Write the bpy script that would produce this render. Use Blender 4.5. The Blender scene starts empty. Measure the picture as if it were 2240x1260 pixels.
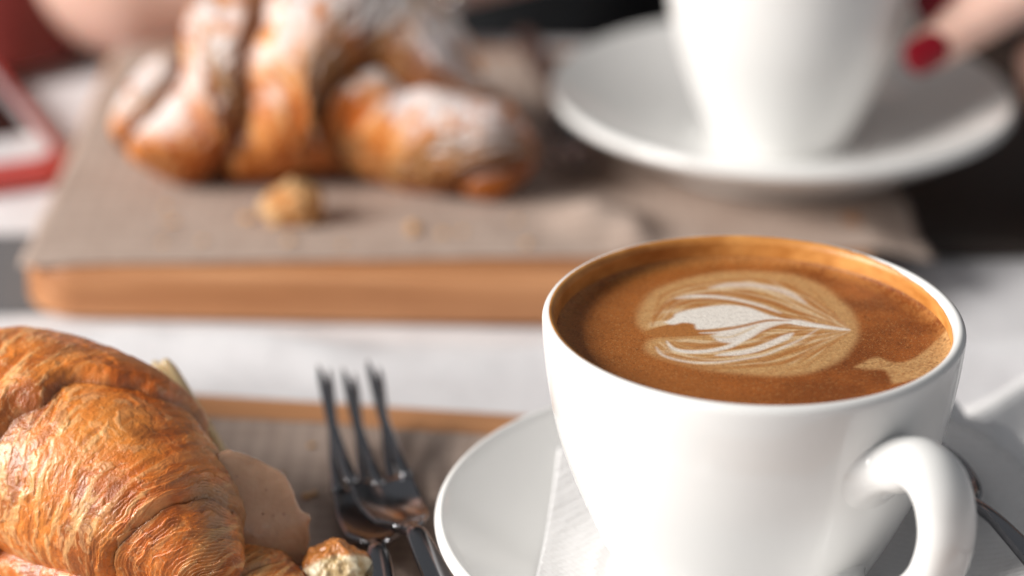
import bpy, bmesh, math, random
import numpy as np
from mathutils import Vector, Matrix

R = math.radians
random.seed(7)
scene = bpy.context.scene
col = scene.collection

# ------------------------------------------------------------------ camera
cam_d = bpy.data.cameras.new("camera")
cam_d.sensor_width = 36.0
cam_d.lens = 36.0 * 6000 / 2240
cam_d.clip_start = 0.01
cam_d.clip_end = 60
cam = bpy.data.objects.new("camera", cam_d)
col.objects.link(cam)
cam.matrix_world = (Matrix.Translation((0, 0, 0.328)) @ Matrix.Rotation(R(90 - 23.9), 4, 'X')
                    @ Matrix.Rotation(R(1.0), 4, 'Z'))
cam_d.dof.use_dof = True
cam_d.dof.focus_distance = 0.598
cam_d.dof.aperture_fstop = 5.4
scene.camera = cam

# ------------------------------------------------------------------ world: dim room light
w = bpy.data.worlds.new("World")
scene.world = w
w.use_nodes = True
w.node_tree.nodes["Background"].inputs[0].default_value = (0.92, 0.95, 1.0, 1)
w.node_tree.nodes["Background"].inputs[1].default_value = 0.19


# ------------------------------------------------------------------ window light
def area(name, loc, target, sx, sy, power, color):
    d = bpy.data.lights.new(name, 'AREA')
    d.shape = 'RECTANGLE'
    d.size, d.size_y, d.energy, d.color = sx, sy, power, color
    o = bpy.data.objects.new(name, d)
    col.objects.link(o)
    o.location = loc
    o.rotation_euler = (Vector(target) - Vector(loc)).to_track_quat('-Z', 'Y').to_euler()
    return o


area("window_light", (-1.42, 0.16, 0.84), (0.0, 0.65, 0.03), 0.74, 0.74, 55, (1.0, 0.965, 0.92))

scene.render.engine = 'CYCLES'
scene.cycles.use_denoising = True
scene.cycles.max_bounces = 8
scene.view_settings.view_transform = 'Standard'
scene.view_settings.look = 'None'
scene.view_settings.exposure = 0.0
scene.view_settings.gamma = 1.0


# ------------------------------------------------------------------ helpers
def mesh_from(name, V, F, smooth=True):
    me = bpy.data.meshes.new(name)
    V = np.asarray(V, dtype=np.float32)
    if isinstance(F, np.ndarray):
        n, k = F.shape
        me.vertices.add(len(V))
        me.vertices.foreach_set("co", V.ravel())
        me.loops.add(n * k)
        me.loops.foreach_set("vertex_index", F.astype(np.int32).ravel())
        me.polygons.add(n)
        me.polygons.foreach_set("loop_start", np.arange(0, n * k, k, dtype=np.int32))
        me.polygons.foreach_set("loop_total", np.full(n, k, dtype=np.int32))
        me.update(calc_edges=True)
    else:
        me.from_pydata([tuple(map(float, v)) for v in V], [], F)
        me.update()
    me.polygons.foreach_set("use_smooth", [smooth] * len(me.polygons))
    return me


def obj(name, me, mat=None, parent=None, loc=None):
    o = bpy.data.objects.new(name, me)
    col.objects.link(o)
    if mat is not None and not me.materials:
        me.materials.append(mat)
    if parent is not None:
        o.parent = parent
    if loc is not None:
        o.location = loc
    return o


def empty(name, loc=(0, 0, 0), rot=(0, 0, 0)):
    o = bpy.data.objects.new(name, None)
    o.empty_display_size = 0.01
    col.objects.link(o)
    o.location = loc
    o.rotation_euler = rot
    return o


def tag(o, label=None, cat=None, group=None, kind=None):
    if label: o["label"] = label
    if cat: o["category"] = cat
    if group: o["group"] = group
    if kind: o["kind"] = kind
    return o


def copy_tree(o, parent=None):
    c = o.copy()
    col.objects.link(c)
    c.parent = parent
    for ch in list(o.children):
        copy_tree(ch, c)
    return c


def quads(nu, nv, wrap_v=False, wrap_u=False):
    i = np.arange(nu if wrap_u else nu - 1)
    j = np.arange(nv if wrap_v else nv - 1)
    I, J = np.meshgrid(i, j, indexing='ij')
    I2, J2 = (I + 1) % nu, (J + 1) % nv
    return np.stack([I * nv + J, I2 * nv + J, I2 * nv + J2, I * nv + J2], -1).reshape(-1, 4)


def smoothstep(a, b, x):
    t = np.clip((x - a) / (b - a), 0, 1)
    return t * t * (3 - 2 * t)


def catmull(P, n):
    P = np.asarray(P, float)
    P = np.vstack([2 * P[0] - P[1], P, 2 * P[-1] - P[-2]])
    m = len(P) - 3
    t = np.linspace(0, m - 1e-6, n)
    k = t.astype(int)
    f = (t - k)[:, None]
    a, b, c, d = P[k], P[k + 1], P[k + 2], P[k + 3]
    return 0.5 * (2 * b + (c - a) * f + (2 * a - 5 * b + 4 * c - d) * f ** 2 + (3 * b - a - 3 * c + d) * f ** 3)


def _hash(ix, iy, iz, seed):
    h = (ix.astype(np.int64) * 374761393 + iy.astype(np.int64) * 668265263
         + iz.astype(np.int64) * 2147483647 + seed * 1274126177) & 0xFFFFFFFF
    h = ((h ^ (h >> 13)) * 1274126177) & 0xFFFFFFFF
    h = h ^ (h >> 16)
    return (h & 0xFFFF) / 65535.0


def vnoise(P, seed=0):
    F = np.floor(P)
    f = P - F
    f = f * f * (3 - 2 * f)
    i = F.astype(np.int64)
    r = 0
    for dx in (0, 1):
        for dy in (0, 1):
            for dz in (0, 1):
                wgt = ((f[..., 0] if dx else 1 - f[..., 0]) * (f[..., 1] if dy else 1 - f[..., 1])
                       * (f[..., 2] if dz else 1 - f[..., 2]))
                r = r + wgt * _hash(i[..., 0] + dx, i[..., 1] + dy, i[..., 2] + dz, seed)
    return r


def fbm(P, oct=4, seed=0):
    s, a, tot = 0, 1.0, 0
    for k in range(oct):
        s = s + a * vnoise(P * (2.03 ** k) + 17.3 * k, seed + k)
        tot += a
        a *= 0.5
    return s / tot


def lathe(name, prof, seg=128, closed_top=False):
    prof = np.asarray(prof, float)
    n = len(prof)
    a = np.linspace(0, 2 * math.pi, seg, endpoint=False)
    V = np.stack([prof[:, 0][:, None] * np.cos(a), prof[:, 0][:, None] * np.sin(a),
                  np.repeat(prof[:, 1][:, None], seg, 1)], -1).reshape(-1, 3)
    return mesh_from(name, V, quads(n, seg, wrap_v=True)[:, ::-1])


def tube(name, C, rad, seg=20, up=(0, 0, 1), flat=1.0, cap=True):
    """sweep an ellipse along points C; rad half width, rad*flat half height; rad, flat may be arrays"""
    C = np.asarray(C, float)
    n = len(C)
    rad = np.broadcast_to(np.asarray(rad, float), (n,))
    flat = np.broadcast_to(np.asarray(flat, float), (n,))
    T = np.gradient(C, axis=0)
    T /= np.linalg.norm(T, axis=1)[:, None]
    U = np.tile(np.asarray(up, float), (n, 1))
    S = np.cross(T, U)
    S /= np.linalg.norm(S, axis=1)[:, None] + 1e-12
    N = np.cross(S, T)
    a = np.linspace(0, 2 * math.pi, seg, endpoint=False)
    V = (C[:, None] + S[:, None] * (rad[:, None] * np.cos(a))[..., None]
         + N[:, None] * ((rad * flat)[:, None] * np.sin(a))[..., None]).reshape(-1, 3)
    F = quads(n, seg, wrap_v=True).tolist()
    if cap:
        F.append(list(range(seg))[::-1] if True else None)
        F.append(list(range((n - 1) * seg, n * seg)))
    me = mesh_from(name, V, F)
    bm = bmesh.new(); bm.from_mesh(me); bmesh.ops.recalc_face_normals(bm, faces=bm.faces); bm.to_mesh(me); bm.free()
    return me


def rounded_slab(name, outline, z0, z1, bev=0.001, seg=3):
    """prism over a 2D outline with bevelled rims"""
    bm = bmesh.new()
    vs = [bm.verts.new((x, y, z0)) for x, y in outline]
    f = bm.faces.new(vs)
    ext = bmesh.ops.extrude_face_region(bm, geom=[f])
    up = [v for v in ext['geom'] if isinstance(v, bmesh.types.BMVert)]
    bmesh.ops.translate(bm, verts=up, vec=(0, 0, z1 - z0))
    bmesh.ops.recalc_face_normals(bm, faces=bm.faces)
    if bev > 0:
        ed = [e for e in bm.edges if abs(e.verts[0].co.z - e.verts[1].co.z) < 1e-7]
        bmesh.ops.bevel(bm, geom=ed, offset=bev, segments=seg, profile=0.5, affect='EDGES')
    me = bpy.data.meshes.new(name)
    bm.to_mesh(me); bm.free()
    me.polygons.foreach_set("use_smooth", [True] * len(me.polygons))
    me.set_sharp_from_angle(angle=R(40))
    return me


def round_rect(cx, cy, wx, wy, r, n=8):
    pts = []
    for sx, sy, a0 in ((1, 1, 0), (-1, 1, 90), (-1, -1, 180), (1, -1, 270)):
        for k in range(n + 1):
            a = R(a0 + 90 * k / n)
            pts.append((cx + sx * (wx / 2 - r) + r * math.cos(a), cy + sy * (wy / 2 - r) + r * math.sin(a)))
    return pts


def set_color(me, C, name="col"):
    at = me.color_attributes.new(name, 'FLOAT_COLOR', 'POINT')
    C = np.asarray(C, np.float32)
    if C.shape[1] == 3:
        C = np.hstack([C, np.ones((len(C), 1), np.float32)])
    at.data.foreach_set("color", C.ravel())


# ------------------------------------------------------------------ materials
def mat(name, base=(0.5, 0.5, 0.5), rough=0.5, metal=0.0, **kw):
    m = bpy.data.materials.new(name)
    m.use_nodes = True
    b = m.node_tree.nodes["Principled BSDF"]
    b.inputs["Base Color"].default_value = (*base, 1)
    b.inputs["Roughness"].default_value = rough
    b.inputs["Metallic"].default_value = metal
    for k, v in kw.items():
        b.inputs[k.replace("_", " ")].default_value = v
    return m


class N:
    def __init__(s, m):
        s.m, s.t = m, m.node_tree
        s.b = s.t.nodes["Principled BSDF"]

    def add(s, typ, **kw):
        n = s.t.nodes.new(typ)
        for k, v in kw.items():
            if k.startswith("i_"):
                n.inputs[k[2:].replace("_", " ")].default_value = v
            else:
                setattr(n, k, v)
        return n

    def link(s, a, b):
        s.t.links.new(a, b)

    def coords(s, scale=(1, 1, 1), rot=(0, 0, 0)):
        tc = s.add("ShaderNodeTexCoord")
        mp = s.add("ShaderNodeMapping")
        mp.inputs["Scale"].default_value = scale
        mp.inputs["Rotation"].default_value = rot
        s.link(tc.outputs["Object"], mp.inputs["Vector"])
        return mp.outputs["Vector"]

    def noise(s, vec, scale, detail=4, rough=0.55):
        n = s.add("ShaderNodeTexNoise")
        n.inputs["Scale"].default_value = scale
        n.inputs["Detail"].default_value = detail
        n.inputs["Roughness"].default_value = rough
        s.link(vec, n.inputs["Vector"])
        return n.outputs["Fac"]

    def ramp(s, fac, stops):
        r = s.add("ShaderNodeValToRGB")
        e = r.color_ramp.elements
        while len(e) < len(stops):
            e.new(0.5)
        for k, (p, c) in enumerate(stops):
            e[k].position = p
            e[k].color = (*c, 1)
        s.link(fac, r.inputs[0])
        return r.outputs[0]

    def bump(s, h, strength, dist, prev=None):
        b = s.add("ShaderNodeBump")
        b.inputs["Strength"].default_value = strength
        b.inputs["Distance"].default_value = dist
        s.link(h, b.inputs["Height"])
        if prev is not None:
            s.link(prev, b.inputs["Normal"])
        s.link(b.outputs[0], s.b.inputs["Normal"])
        return b.outputs[0]

    def mix(s, fac, a, b, mode='MIX'):
        n = s.add("ShaderNodeMix", data_type='RGBA', blend_type=mode)
        for sock, v in ((n.inputs[0], fac), (n.inputs[6], a), (n.inputs[7], b)):
            if hasattr(v, "links"):
                s.link(v, sock)
            elif isinstance(v, (int, float)):
                sock.default_value = v
            else:
                sock.default_value = (*v, 1)
        return n.outputs[2]

    def vcol(s, name="col"):
        return s.add("ShaderNodeVertexColor", layer_name=name).outputs["Color"]


def m_porcelain():
    m = mat("porcelain", (0.84, 0.835, 0.82), 0.12)
    n = N(m)
    n.b.inputs["IOR"].default_value = 1.5
    n.b.inputs["Subsurface Weight"].default_value = 0.0
    v = n.coords()
    n.bump(n.noise(v, 55, 2), 0.05, 0.0006)
    r = n.add("ShaderNodeMapRange")
    n.link(n.noise(v, 160, 4), r.inputs[0])
    r.inputs[3].default_value, r.inputs[4].default_value = 0.07, 0.16
    n.link(r.outputs[0], n.b.inputs["Roughness"])
    return m


def m_wood(name, c0, c1, c2, along=(1, 0, 0), scale=1.0):
    m = mat(name, c1, 0.55)
    n = N(m)
    s = [14 if a else 260 for a in along]
    v = n.coords(tuple(k * scale for k in s))
    f = n.noise(v, 1.0, 5, 0.6)
    v2 = n.coords(tuple((3 if a else 60) * scale for a in along))
    f2 = n.noise(v2, 1.0, 3, 0.5)
    a = n.ramp(f, [(0.36, c0), (0.5, c1), (0.64, c2)])
    b = n.ramp(f2, [(0.38, c0), (0.58, c2)])
    n.link(n.mix(0.45, a, b), n.b.inputs["Base Color"])
    n.bump(f, 0.35, 0.0006)
    return m


def m_paper(name, c0, c1):
    m = mat(name, c1, 0.85)
    n = N(m)
    v = n.coords()
    f = n.noise(v, 70, 5, 0.6)
    f2 = n.noise(n.coords((900, 90, 90)), 1.0, 4)
    c = n.ramp(f, [(0.3, c0), (0.7, c1)])
    c = n.mix(0.35, c, n.ramp(f2, [(0.3, c0), (0.7, c1)]))
    for d_ in ('X', 'Y'):
        wv = n.add("ShaderNodeTexWave", wave_type='BANDS', bands_direction=d_)
        wv.inputs["Scale"].default_value = 62
        wv.inputs["Distortion"].default_value = 0.6
        n.link(v, wv.inputs["Vector"])
        c = n.mix(0.20, c, n.ramp(wv.outputs["Fac"], [(0.2, (.62, .60, .58)), (0.8, (1.15, 1.15, 1.15))]), 'MULTIPLY')
    n.link(c, n.b.inputs["Base Color"])
    n.bump(n.noise(v, 240, 4), 0.5, 0.0006)
    return m


def m_cloth():
    m = mat("white_cloth", (0.62, 0.60, 0.61), 0.95)
    n = N(m)
    v = n.coords()
    wv = n.add("ShaderNodeTexWave", wave_type='BANDS', bands_direction='X')
    wv.inputs["Scale"].default_value = 260
    n.link(v, wv.inputs["Vector"])
    wv2 = n.add("ShaderNodeTexWave", wave_type='BANDS', bands_direction='Y')
    wv2.inputs["Scale"].default_value = 260
    n.link(v, wv2.inputs["Vector"])
    f = n.noise(v, 45, 4)
    n.link(n.ramp(f, [(0.3, (0.66, 0.645, 0.66)), (0.7, (0.76, 0.75, 0.765))]), n.b.inputs["Base Color"])
    p = n.bump(wv.outputs["Fac"], 0.25, 0.0004)
    p = n.bump(wv2.outputs["Fac"], 0.25, 0.0004, p)
    n.bump(f, 0.5, 0.002, p)
    n.b.inputs["Sheen Weight"].default_value = 0.15
    return m


def m_napkin():
    m = mat("napkin_paper", (0.86, 0.85, 0.85), 0.9)
    n = N(m)
    v = n.coords((1, 1, 1), (0, 0, R(38)))
    vo = n.add("ShaderNodeTexVoronoi", feature='F1')
    vo.inputs["Scale"].default_value = 520
    vo.inputs["Randomness"].default_value = 0.12
    n.link(v, vo.inputs["Vector"])
    p = n.bump(vo.outputs["Distance"], 0.45, 0.0010)
    n.bump(n.noise(v, 60, 2), 0.2, 0.0008, p)
    n.b.inputs["Transmission Weight"].default_value = 0
    return m


def m_steel(name="steel", base=(0.27, 0.27, 0.285), rough=0.15):
    m = mat(name, base, rough, 1.0)
    n = N(m)
    v = n.coords((60, 900, 60))
    f = n.noise(v, 1.0, 3)
    r = n.add("ShaderNodeMapRange")
    n.link(f, r.inputs[0])
    r.inputs[3].default_value, r.inputs[4].default_value = rough * 0.6, rough * 1.6
    n.link(r.outputs[0], n.b.inputs["Roughness"])
    return m


def m_vcol(name, rough=0.6, bump_scale=0, bump_d=0.0, sss=0.0, spec=0.4, speck=None):
    m = mat(name, (0.5, 0.3, 0.1), rough)
    n = N(m)
    c = n.vcol()
    v = n.coords()
    if speck:
        f = n.noise(v, speck[0], 3, 0.6)
        c = n.mix(speck[1], c, n.ramp(f, [(0.30, (0.25, 0.2, 0.15)), (0.55, (1, 1, 1)), (0.8, (1.25, 1.2, 1.1))]), 'MULTIPLY')
    n.link(c, n.b.inputs["Base Color"])
    n.b.inputs["Specular IOR Level"].default_value = spec
    if sss:
        n.b.inputs["Subsurface Weight"].default_value = sss
        n.b.inputs["Subsurface Radius"].default_value = (1.0, 0.45, 0.2)
        n.b.inputs["Subsurface Scale"].default_value = 0.0025
    if bump_scale:
        n.bump(n.noise(v, bump_scale, 5, 0.65), 0.6, bump_d)
    return m


MP = m_porcelain()
MBOARD = m_wood("oiled_wood", (0.30, 0.115, 0.042), (0.47, 0.205, 0.083), (0.60, 0.30, 0.14))
MDARK = m_wood("dark_wood", (0.010, 0.006, 0.004), (0.018, 0.010, 0.007), (0.03, 0.018, 0.012))
MKRAFT = m_paper("kraft_paper", (0.36, 0.265, 0.215), (0.50, 0.395, 0.335))
MCLOTH = m_cloth()
MNAP = m_napkin()
MSTEEL = m_steel()
MPAN = mat("table_wood", (0.05, 0.03, 0.02), 0.5)

# ------------------------------------------------------------------ setting: table, cloth, floor
TB = 0.968     # far edge of the table
fl = obj("floor", mesh_from("floor", [(-6, -4, -0.74), (6, -4, -0.74), (6, 6, -0.74), (-6, 6, -0.74)], [(0, 1, 2, 3)], False),
         m_wood("floor_wood", (0.008, 0.007, 0.007), (0.014, 0.012, 0.012), (0.02, 0.018, 0.017)))
tag(fl, kind="structure")
tbl = tag(empty("table", (0, 0.42, -0.735)), "table hidden under the white cloth that carries everything", "table")
obj("table_top", rounded_slab("table_top", round_rect(0, 0, 1.5, 1.08, 0.02), 0.70, 0.73, 0.002), MPAN, tbl)
for sx in (-1, 1):
    for sy in (-1, 1):
        obj("leg", rounded_slab("leg", round_rect(sx * 0.68, sy * 0.47, 0.06, 0.06, 0.006, 3), 0, 0.699, 0.001), MPAN, tbl)


def cloth_mesh():
    xs = np.linspace(-0.76, 0.76, 420)
    ys = np.concatenate([np.linspace(-0.12, 0.50, 60)[:-1], np.linspace(0.50, TB, 300), TB + np.array([.002, .0035, .0045, .005, .0053, .0055, .0056, .0056])])
    dz = np.concatenate([np.zeros(59 + 300), -np.array([.0003, .001, .002, .0035, .006, .03, .10, .22])])
    X, Y = np.meshgrid(xs, ys, indexing='ij')
    P = np.stack([X * 9, Y * 26, X * 0], -1)
    n = fbm(P, 4, 3)
    n2 = fbm(np.stack([X * 60, Y * 60, X * 0], -1), 3, 9)
    Z = -0.001 + 0.0005 * (n2 - .5)
    # soft rolled folds of the cloth in the open strip between the two boards
    strip = np.exp(-((Y - 0.692 - 0.003 * np.sin(X * 50)) / 0.011) ** 2) * smoothstep(-0.25, -0.05, X + 0.1)
    Z = Z + strip * (0.0022 + 0.012 * np.clip(n - .38, 0, 1))
    Z = Z + 0.003 * np.clip(n - .5, 0, 1) * ((Y > 0.55) & (Y < 0.9)) * smoothstep(.13, .16, np.abs(X))
    # everything that stands flat keeps the cloth flat under it
    under = ((Y > 0.712) & (Y < 0.93) & (X > -.15) & (X < .14)) | ((Y < 0.655) & (X < .19))
    Z = np.where(under, np.minimum(Z, -0.0008), Z)
    back = TB + 0.006 * np.sin(X * 35) * smoothstep(0, .1, -dz)[None, :]
    Y2 = np.where(dz[None, :] < -0.005, Y + 0.010 * np.sin(X * 40) * smoothstep(0.005, .1, -dz)[None, :], Y)
    V = np.stack([X, Y2, Z + dz[None, :]], -1).reshape(-1, 3)
    return mesh_from("tablecloth", V, quads(len(xs), len(ys)))


tag(obj("tablecloth", cloth_mesh(), MCLOTH), "white woven tablecloth covering the table and hanging over its far edge", "tablecloth")

# ------------------------------------------------------------------ boards and papers
B1 = 0.008     # top of the front board
B2 = 0.0155    # top of the rear board


def board(name, cx, cy, wx, wy, h, rz, label, r=0.012, m=MBOARD, bev=0.0025):
    o = obj(name, rounded_slab(name, round_rect(0, 0, wx, wy, r), 0, h, bev, 4), m, loc=(cx, cy, 0.0002))
    o.rotation_euler = (0, 0, R(rz))
    return tag(o, label, "board")


ang1 = -6.0
d1 = Vector((math.cos(R(ang1)), math.sin(R(ang1))))
n1 = Vector((-d1.y, d1.x))
mid_back = Vector((-0.045, 0.6470))
c1 = mid_back - n1 * 0.11 + d1 * 0.03
board("serving_board", c1.x, c1.y, 0.40, 0.22, B1, ang1,
      "brown wooden board in front carrying the plain croissant and forks")
board("serving_board", -0.0175, 0.812, 0.2455, 0.20, B2, 0.0,
      "thick brown wooden board at the back under the sugared croissant", r=0.016)
db = board("dark_board", 0.250, 0.866, 0.27, 0.19, 0.006, 2.0,
           "flat dark brown board at the right edge beyond the rear saucer", r=0.006, m=MDARK, bev=0.0015)  # set close to the kraft paper so its dark colour deepens the shade there


def sheet(name, corners, z, amp, scale, seed, nu=120, nv=100, curl=None, ragged=0.0008, thick=0.0003):
    c = [np.array(k, float) for k in corners]        # 4 corners, counter-clockwise from front left
    u, v = np.meshgrid(np.linspace(0, 1, nu), np.linspace(0, 1, nv), indexing='ij')
    XY = ((1 - u) * (1 - v))[..., None] * c[0] + (u * (1 - v))[..., None] * c[1] + (u * v)[..., None] * c[2] + ((1 - u) * v)[..., None] * c[3]
    P = np.dstack([XY * scale, XY[..., :1] * 0])
    edge = np.minimum(np.minimum(u, 1 - u), np.minimum(v, 1 - v))
    e = np.exp(-edge / 0.02)[..., None]
    J = np.dstack([fbm(P * 5, 3, seed + 5), fbm(P * 5, 3, seed + 6)]) - .5
    XY = XY + J * 2 * ragged * e
    n = fbm(P, 3, seed)
    Z = z + 0.0004 + amp * np.clip(n - .42, 0, 1)
    if curl is not None:
        Z = Z + curl(u, v, XY)
    V = np.dstack([XY, Z[..., None]]).reshape(-1, 3)
    me = mesh_from(name, V, quads(nu, nv))
    o = obj(name, me)
    md = o.modifiers.new("thickness", 'SOLIDIFY')
    md.thickness = thick
    md.offset = -1
    return o


run = sheet("placemat", [(-0.36, 0.6998), (-0.03, 0.7250), (-0.03, 0.785), (-0.36, 0.757)], -.0004, 0.0, 15, 8, nu=60, nv=30)
MRUN = mat("grey_linen", (.13, .13, .135), .95)
nr_ = N(MRUN)
nr_.bump(nr_.noise(nr_.coords(), 700, 3), .6, .0008)
run.data.materials.append(MRUN)
tag(run, "dark grey linen strip showing at the left end of the rear board", "placemat")
p1 = sheet("kraft_paper", [(-0.20, 0.47), (0.020, 0.45), (0.030, 0.6235), (-0.20, 0.6475)], B1 + .0002, 0.002, 22, 2,
           curl=lambda u, v, XY: -0.002 * 0)
p1.data.materials.append(MKRAFT)
tag(p1, "brown kraft paper on the front board under the forks and croissant", "paper")


def curl2(u, v, XY):
    x, y = XY[..., 0], XY[..., 1]
    r1 = 0.007 * np.exp(-(((x - 0.024) / 0.010) ** 2 + ((y - 0.752) / 0.010) ** 2))
    r2 = 0.004 * np.exp(-(((x - 0.036) / 0.006) ** 2 + ((y - 0.742) / 0.012) ** 2))
    return r1 + r2 - .0045 * smoothstep(.104, .126, x) + .0015 * np.sin(y * 180) * smoothstep(.08, .12, x)


p2 = sheet("kraft_paper", [(-0.1400, 0.7128), (0.1235, 0.7365), (0.112, 0.902), (-0.1375, 0.906)], B2 + .0002, 0.0022, 20, 4,
           curl=curl2)
p2.data.materials.append(MKRAFT)
tag(p2, "brown kraft paper on the rear board under the sugared croissant and rear saucer", "paper")

# ------------------------------------------------------------------ saucers and cups
def zs(r):      # upper surface of the saucer over its foot
    r = np.asarray(r, float)
    z = 0.0045 + 0.0014 * smoothstep(.0300, .0335, r)
    return z + 0.0165 * np.clip((r - .0335) / .036, 0, 1) ** 1.45


def saucer_mesh():
    rr = np.concatenate([[0.0002], np.linspace(.01, .029, 5), np.linspace(.0295, .034, 8), np.linspace(.036, .0675, 16)])
    top = [(r, float(zs(r))) for r in rr]
    zr = float(zs(.0675))
    lip = [(.0675 + .0022 * math.sin(a), zr + .0004 - .0018 + .0022 * math.cos(a) * 0.95) for a in np.linspace(0.25, 2.9, 9)]
    bot = [(.064, .0148), (.058, .0108), (.050, .0070), (.044, .0045), (.0415, .0030), (.0408, .0008), (.0400, .0),
           (.0385, .0), (.0376, .0010), (.036, .0018), (.02, .0020), (.0002, .0020)]
    return lathe("saucer", top + lip + bot, 160)


def cup_profile():
    out = [(0.0002, 0.003), (.019, .003), (.0215, .0022), (.0225, .0), (.0250, .0), (.0262, .0012), (.0272, .004), (.0300, .0085),
           (.0338, .0160), (.0385, .0268), (.0424, .0380), (.0447, .0490), (.0458, .0570), (.0463, .0625)]
    out = [tuple(p) for p in catmull(out[:7], 20)] + [tuple(p) for p in catmull(out[6:], 40)][1:]
    lip = [(.0449 + .00145 * math.cos(a), .0640 + .0018 * math.sin(a)) for a in np.linspace(-.2, math.pi, 12)]
    inn = [(.0434, .0625), (.0430, .0570), (.0419, .0490), (.0396, .0380), (.0357, .0268), (.031, .017), (.026, .010), (.018, .0066), (.0002, .006)]
    return out, lip, [tuple(p) for p in catmull(inn, 36)]


def inner_r(z):
    o, l, i = cup_profile()
    i = np.array(i)[::-1]
    return np.interp(z, i[:, 1], i[:, 0])


def cup_mesh():
    o, l, i = cup_profile()
    return lathe("bowl", o + l + i, 192)


def outer_r(z):
    o = np.array(cup_profile()[0])
    o = o[o[:, 1] > .004]
    return np.interp(z, o[:, 1], o[:, 0])


def handle_mesh():
    # centre line in the (radial, z) plane; x = radial
    C = catmull([(.0485, 0, .0500), (.0535, 0, .0522), (.0585, 0, .0512), (.0622, 0, .0465), (.0634, 0, .0385),
                 (.0605, 0, .0285), (.0530, 0, .0190), (.0450, 0, .0130)], 80)
    n, seg = 80, 32
    T = np.gradient(C, axis=0); T /= np.linalg.norm(T, axis=1)[:, None]
    S = np.tile(np.array([0, 1., 0]), (n, 1))
    Nn = np.cross(S, T)
    a = np.linspace(0, 2 * math.pi, seg, endpoint=False)
    w_ = np.interp(np.linspace(0, 1, n), [0, .15, .5, .85, 1], [.0074, .0070, .0068, .0066, .0068])
    h_ = np.interp(np.linspace(0, 1, n), [0, .15, .5, .85, 1], [.0060, .0053, .0051, .0050, .0053])
    body = C[:, None] + S[:, None] * (w_[:, None] * np.cos(a))[..., None] + Nn[:, None] * (h_[:, None] * np.sin(a))[..., None]

    def root(ring, tang, zc, ay, az):
        # flared fillet from the wall (first) to the given ring of the tube
        cen = ring.mean(0)
        rel = ring - cen
        k = np.arctan2(rel[:, 2] / .0052, rel[:, 1] / .0060)
        py, pz = ay * np.cos(k), zc + az * np.sin(k)
        rw = outer_r(pz) - .0004
        W = np.stack([np.sqrt(np.maximum(rw ** 2 - py ** 2, 1e-9)), py, pz], -1)
        tin = np.stack([np.zeros(seg), -py, -(pz - zc)], -1)
        rwc = outer_r(pz - (pz - zc) * .3)
        tin[:, 0] = (rwc - rw) / .3 * 1.0 + (py ** 2) / rw * .6
        D = np.linalg.norm(ring - W, axis=1)[:, None]
        tin = tin / (np.linalg.norm(tin, axis=1)[:, None] + 1e-9) * D * 1.15
        tout = np.tile(tang, (seg, 1)) * D * 1.25
        out = []
        for t in np.linspace(0, 1, 18)[:-1]:
            out.append((2 * t ** 3 - 3 * t ** 2 + 1) * W + (t ** 3 - 2 * t ** 2 + t) * tin + (-2 * t ** 3 + 3 * t ** 2) * ring + (t ** 3 - t ** 2) * tout)
        return np.array(out)
    up = root(body[0], T[0], .0475, .0150, .0135)
    dn = root(body[-1], -T[-1], .0120, .0110, .0075)
    V = np.concatenate([up, body, dn[::-1]])
    me = mesh_from("handle", V.reshape(-1, 3), quads(len(V), seg, wrap_v=True))
    bm = bmesh.new(); bm.from_mesh(me); bmesh.ops.recalc_face_normals(bm, faces=bm.faces); bm.to_mesh(me); bm.free()
    return me


sm = saucer_mesh()
cm = cup_mesh()
hm = handle_mesh()
CX, CY = 0.053, 0.547
S1Z = B1 + 0.0012
s1 = tag(obj("saucer", sm, MP, loc=(CX, CY, S1Z)), "white porcelain saucer with a paper napkin under the front cup", "saucer", "white saucers")
CUPZ = S1Z + 0.0045 + 0.0007


def make_cup(loc, az, label):
    e = tag(empty("cup", loc, (0, 0, R(az))), label, "cup", "white coffee cups")
    obj("bowl", cm, MP, e)
    obj("handle", hm, MP, e)
    return e


make_cup((CX, CY, CUPZ), -54, "white porcelain cup of coffee with latte art, in front")
S2 = (0.0835, 0.813)
S2Z = B2 + 0.0013
s2 = tag(obj("saucer", sm, MP, loc=(*S2, S2Z)), "white saucer on the rear board, holding the cup a hand grips", "saucer", "white saucers")
s2.scale = (1.045, 1.045, 1.0)
k2 = make_cup((*S2, S2Z + 0.0047), 38, "blurred white cup held by a hand, cut off by the top edge")
k2.scale = (.83, .83, .97)

# ------------------------------------------------------------------ coffee with latte art
def stroke_mask(Q, pts, wd, soft=4.0, taper=True):
    C = catmull(pts, 150)
    s = np.linspace(0, 1, 150)
    wl = wd * (np.clip(np.minimum(s, 1 - s) * 5, 0, 1) ** .6 if taper else np.ones(150))
    m_ = (wd + soft) * 1.7 + 4
    near = np.nonzero((Q[:, 0] > C[:, 0].min() - m_) & (Q[:, 0] < C[:, 0].max() + m_)
                      & (Q[:, 1] > C[:, 1].min() - m_) & (Q[:, 1] < C[:, 1].max() + m_))[0]
    q = Q[near].astype(np.float32)
    best = np.full(len(q), -1e9, np.float32)
    for k in range(150):
        d = np.hypot(q[:, 0] - np.float32(C[k, 0]), (q[:, 1] - np.float32(C[k, 1])) * np.float32(2.0))
        best = np.maximum(best, np.float32(wl[k]) - d * np.float32(.6))
    out = np.zeros(len(Q))
    out[near] = smoothstep(-soft, soft, best)
    return out


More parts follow.
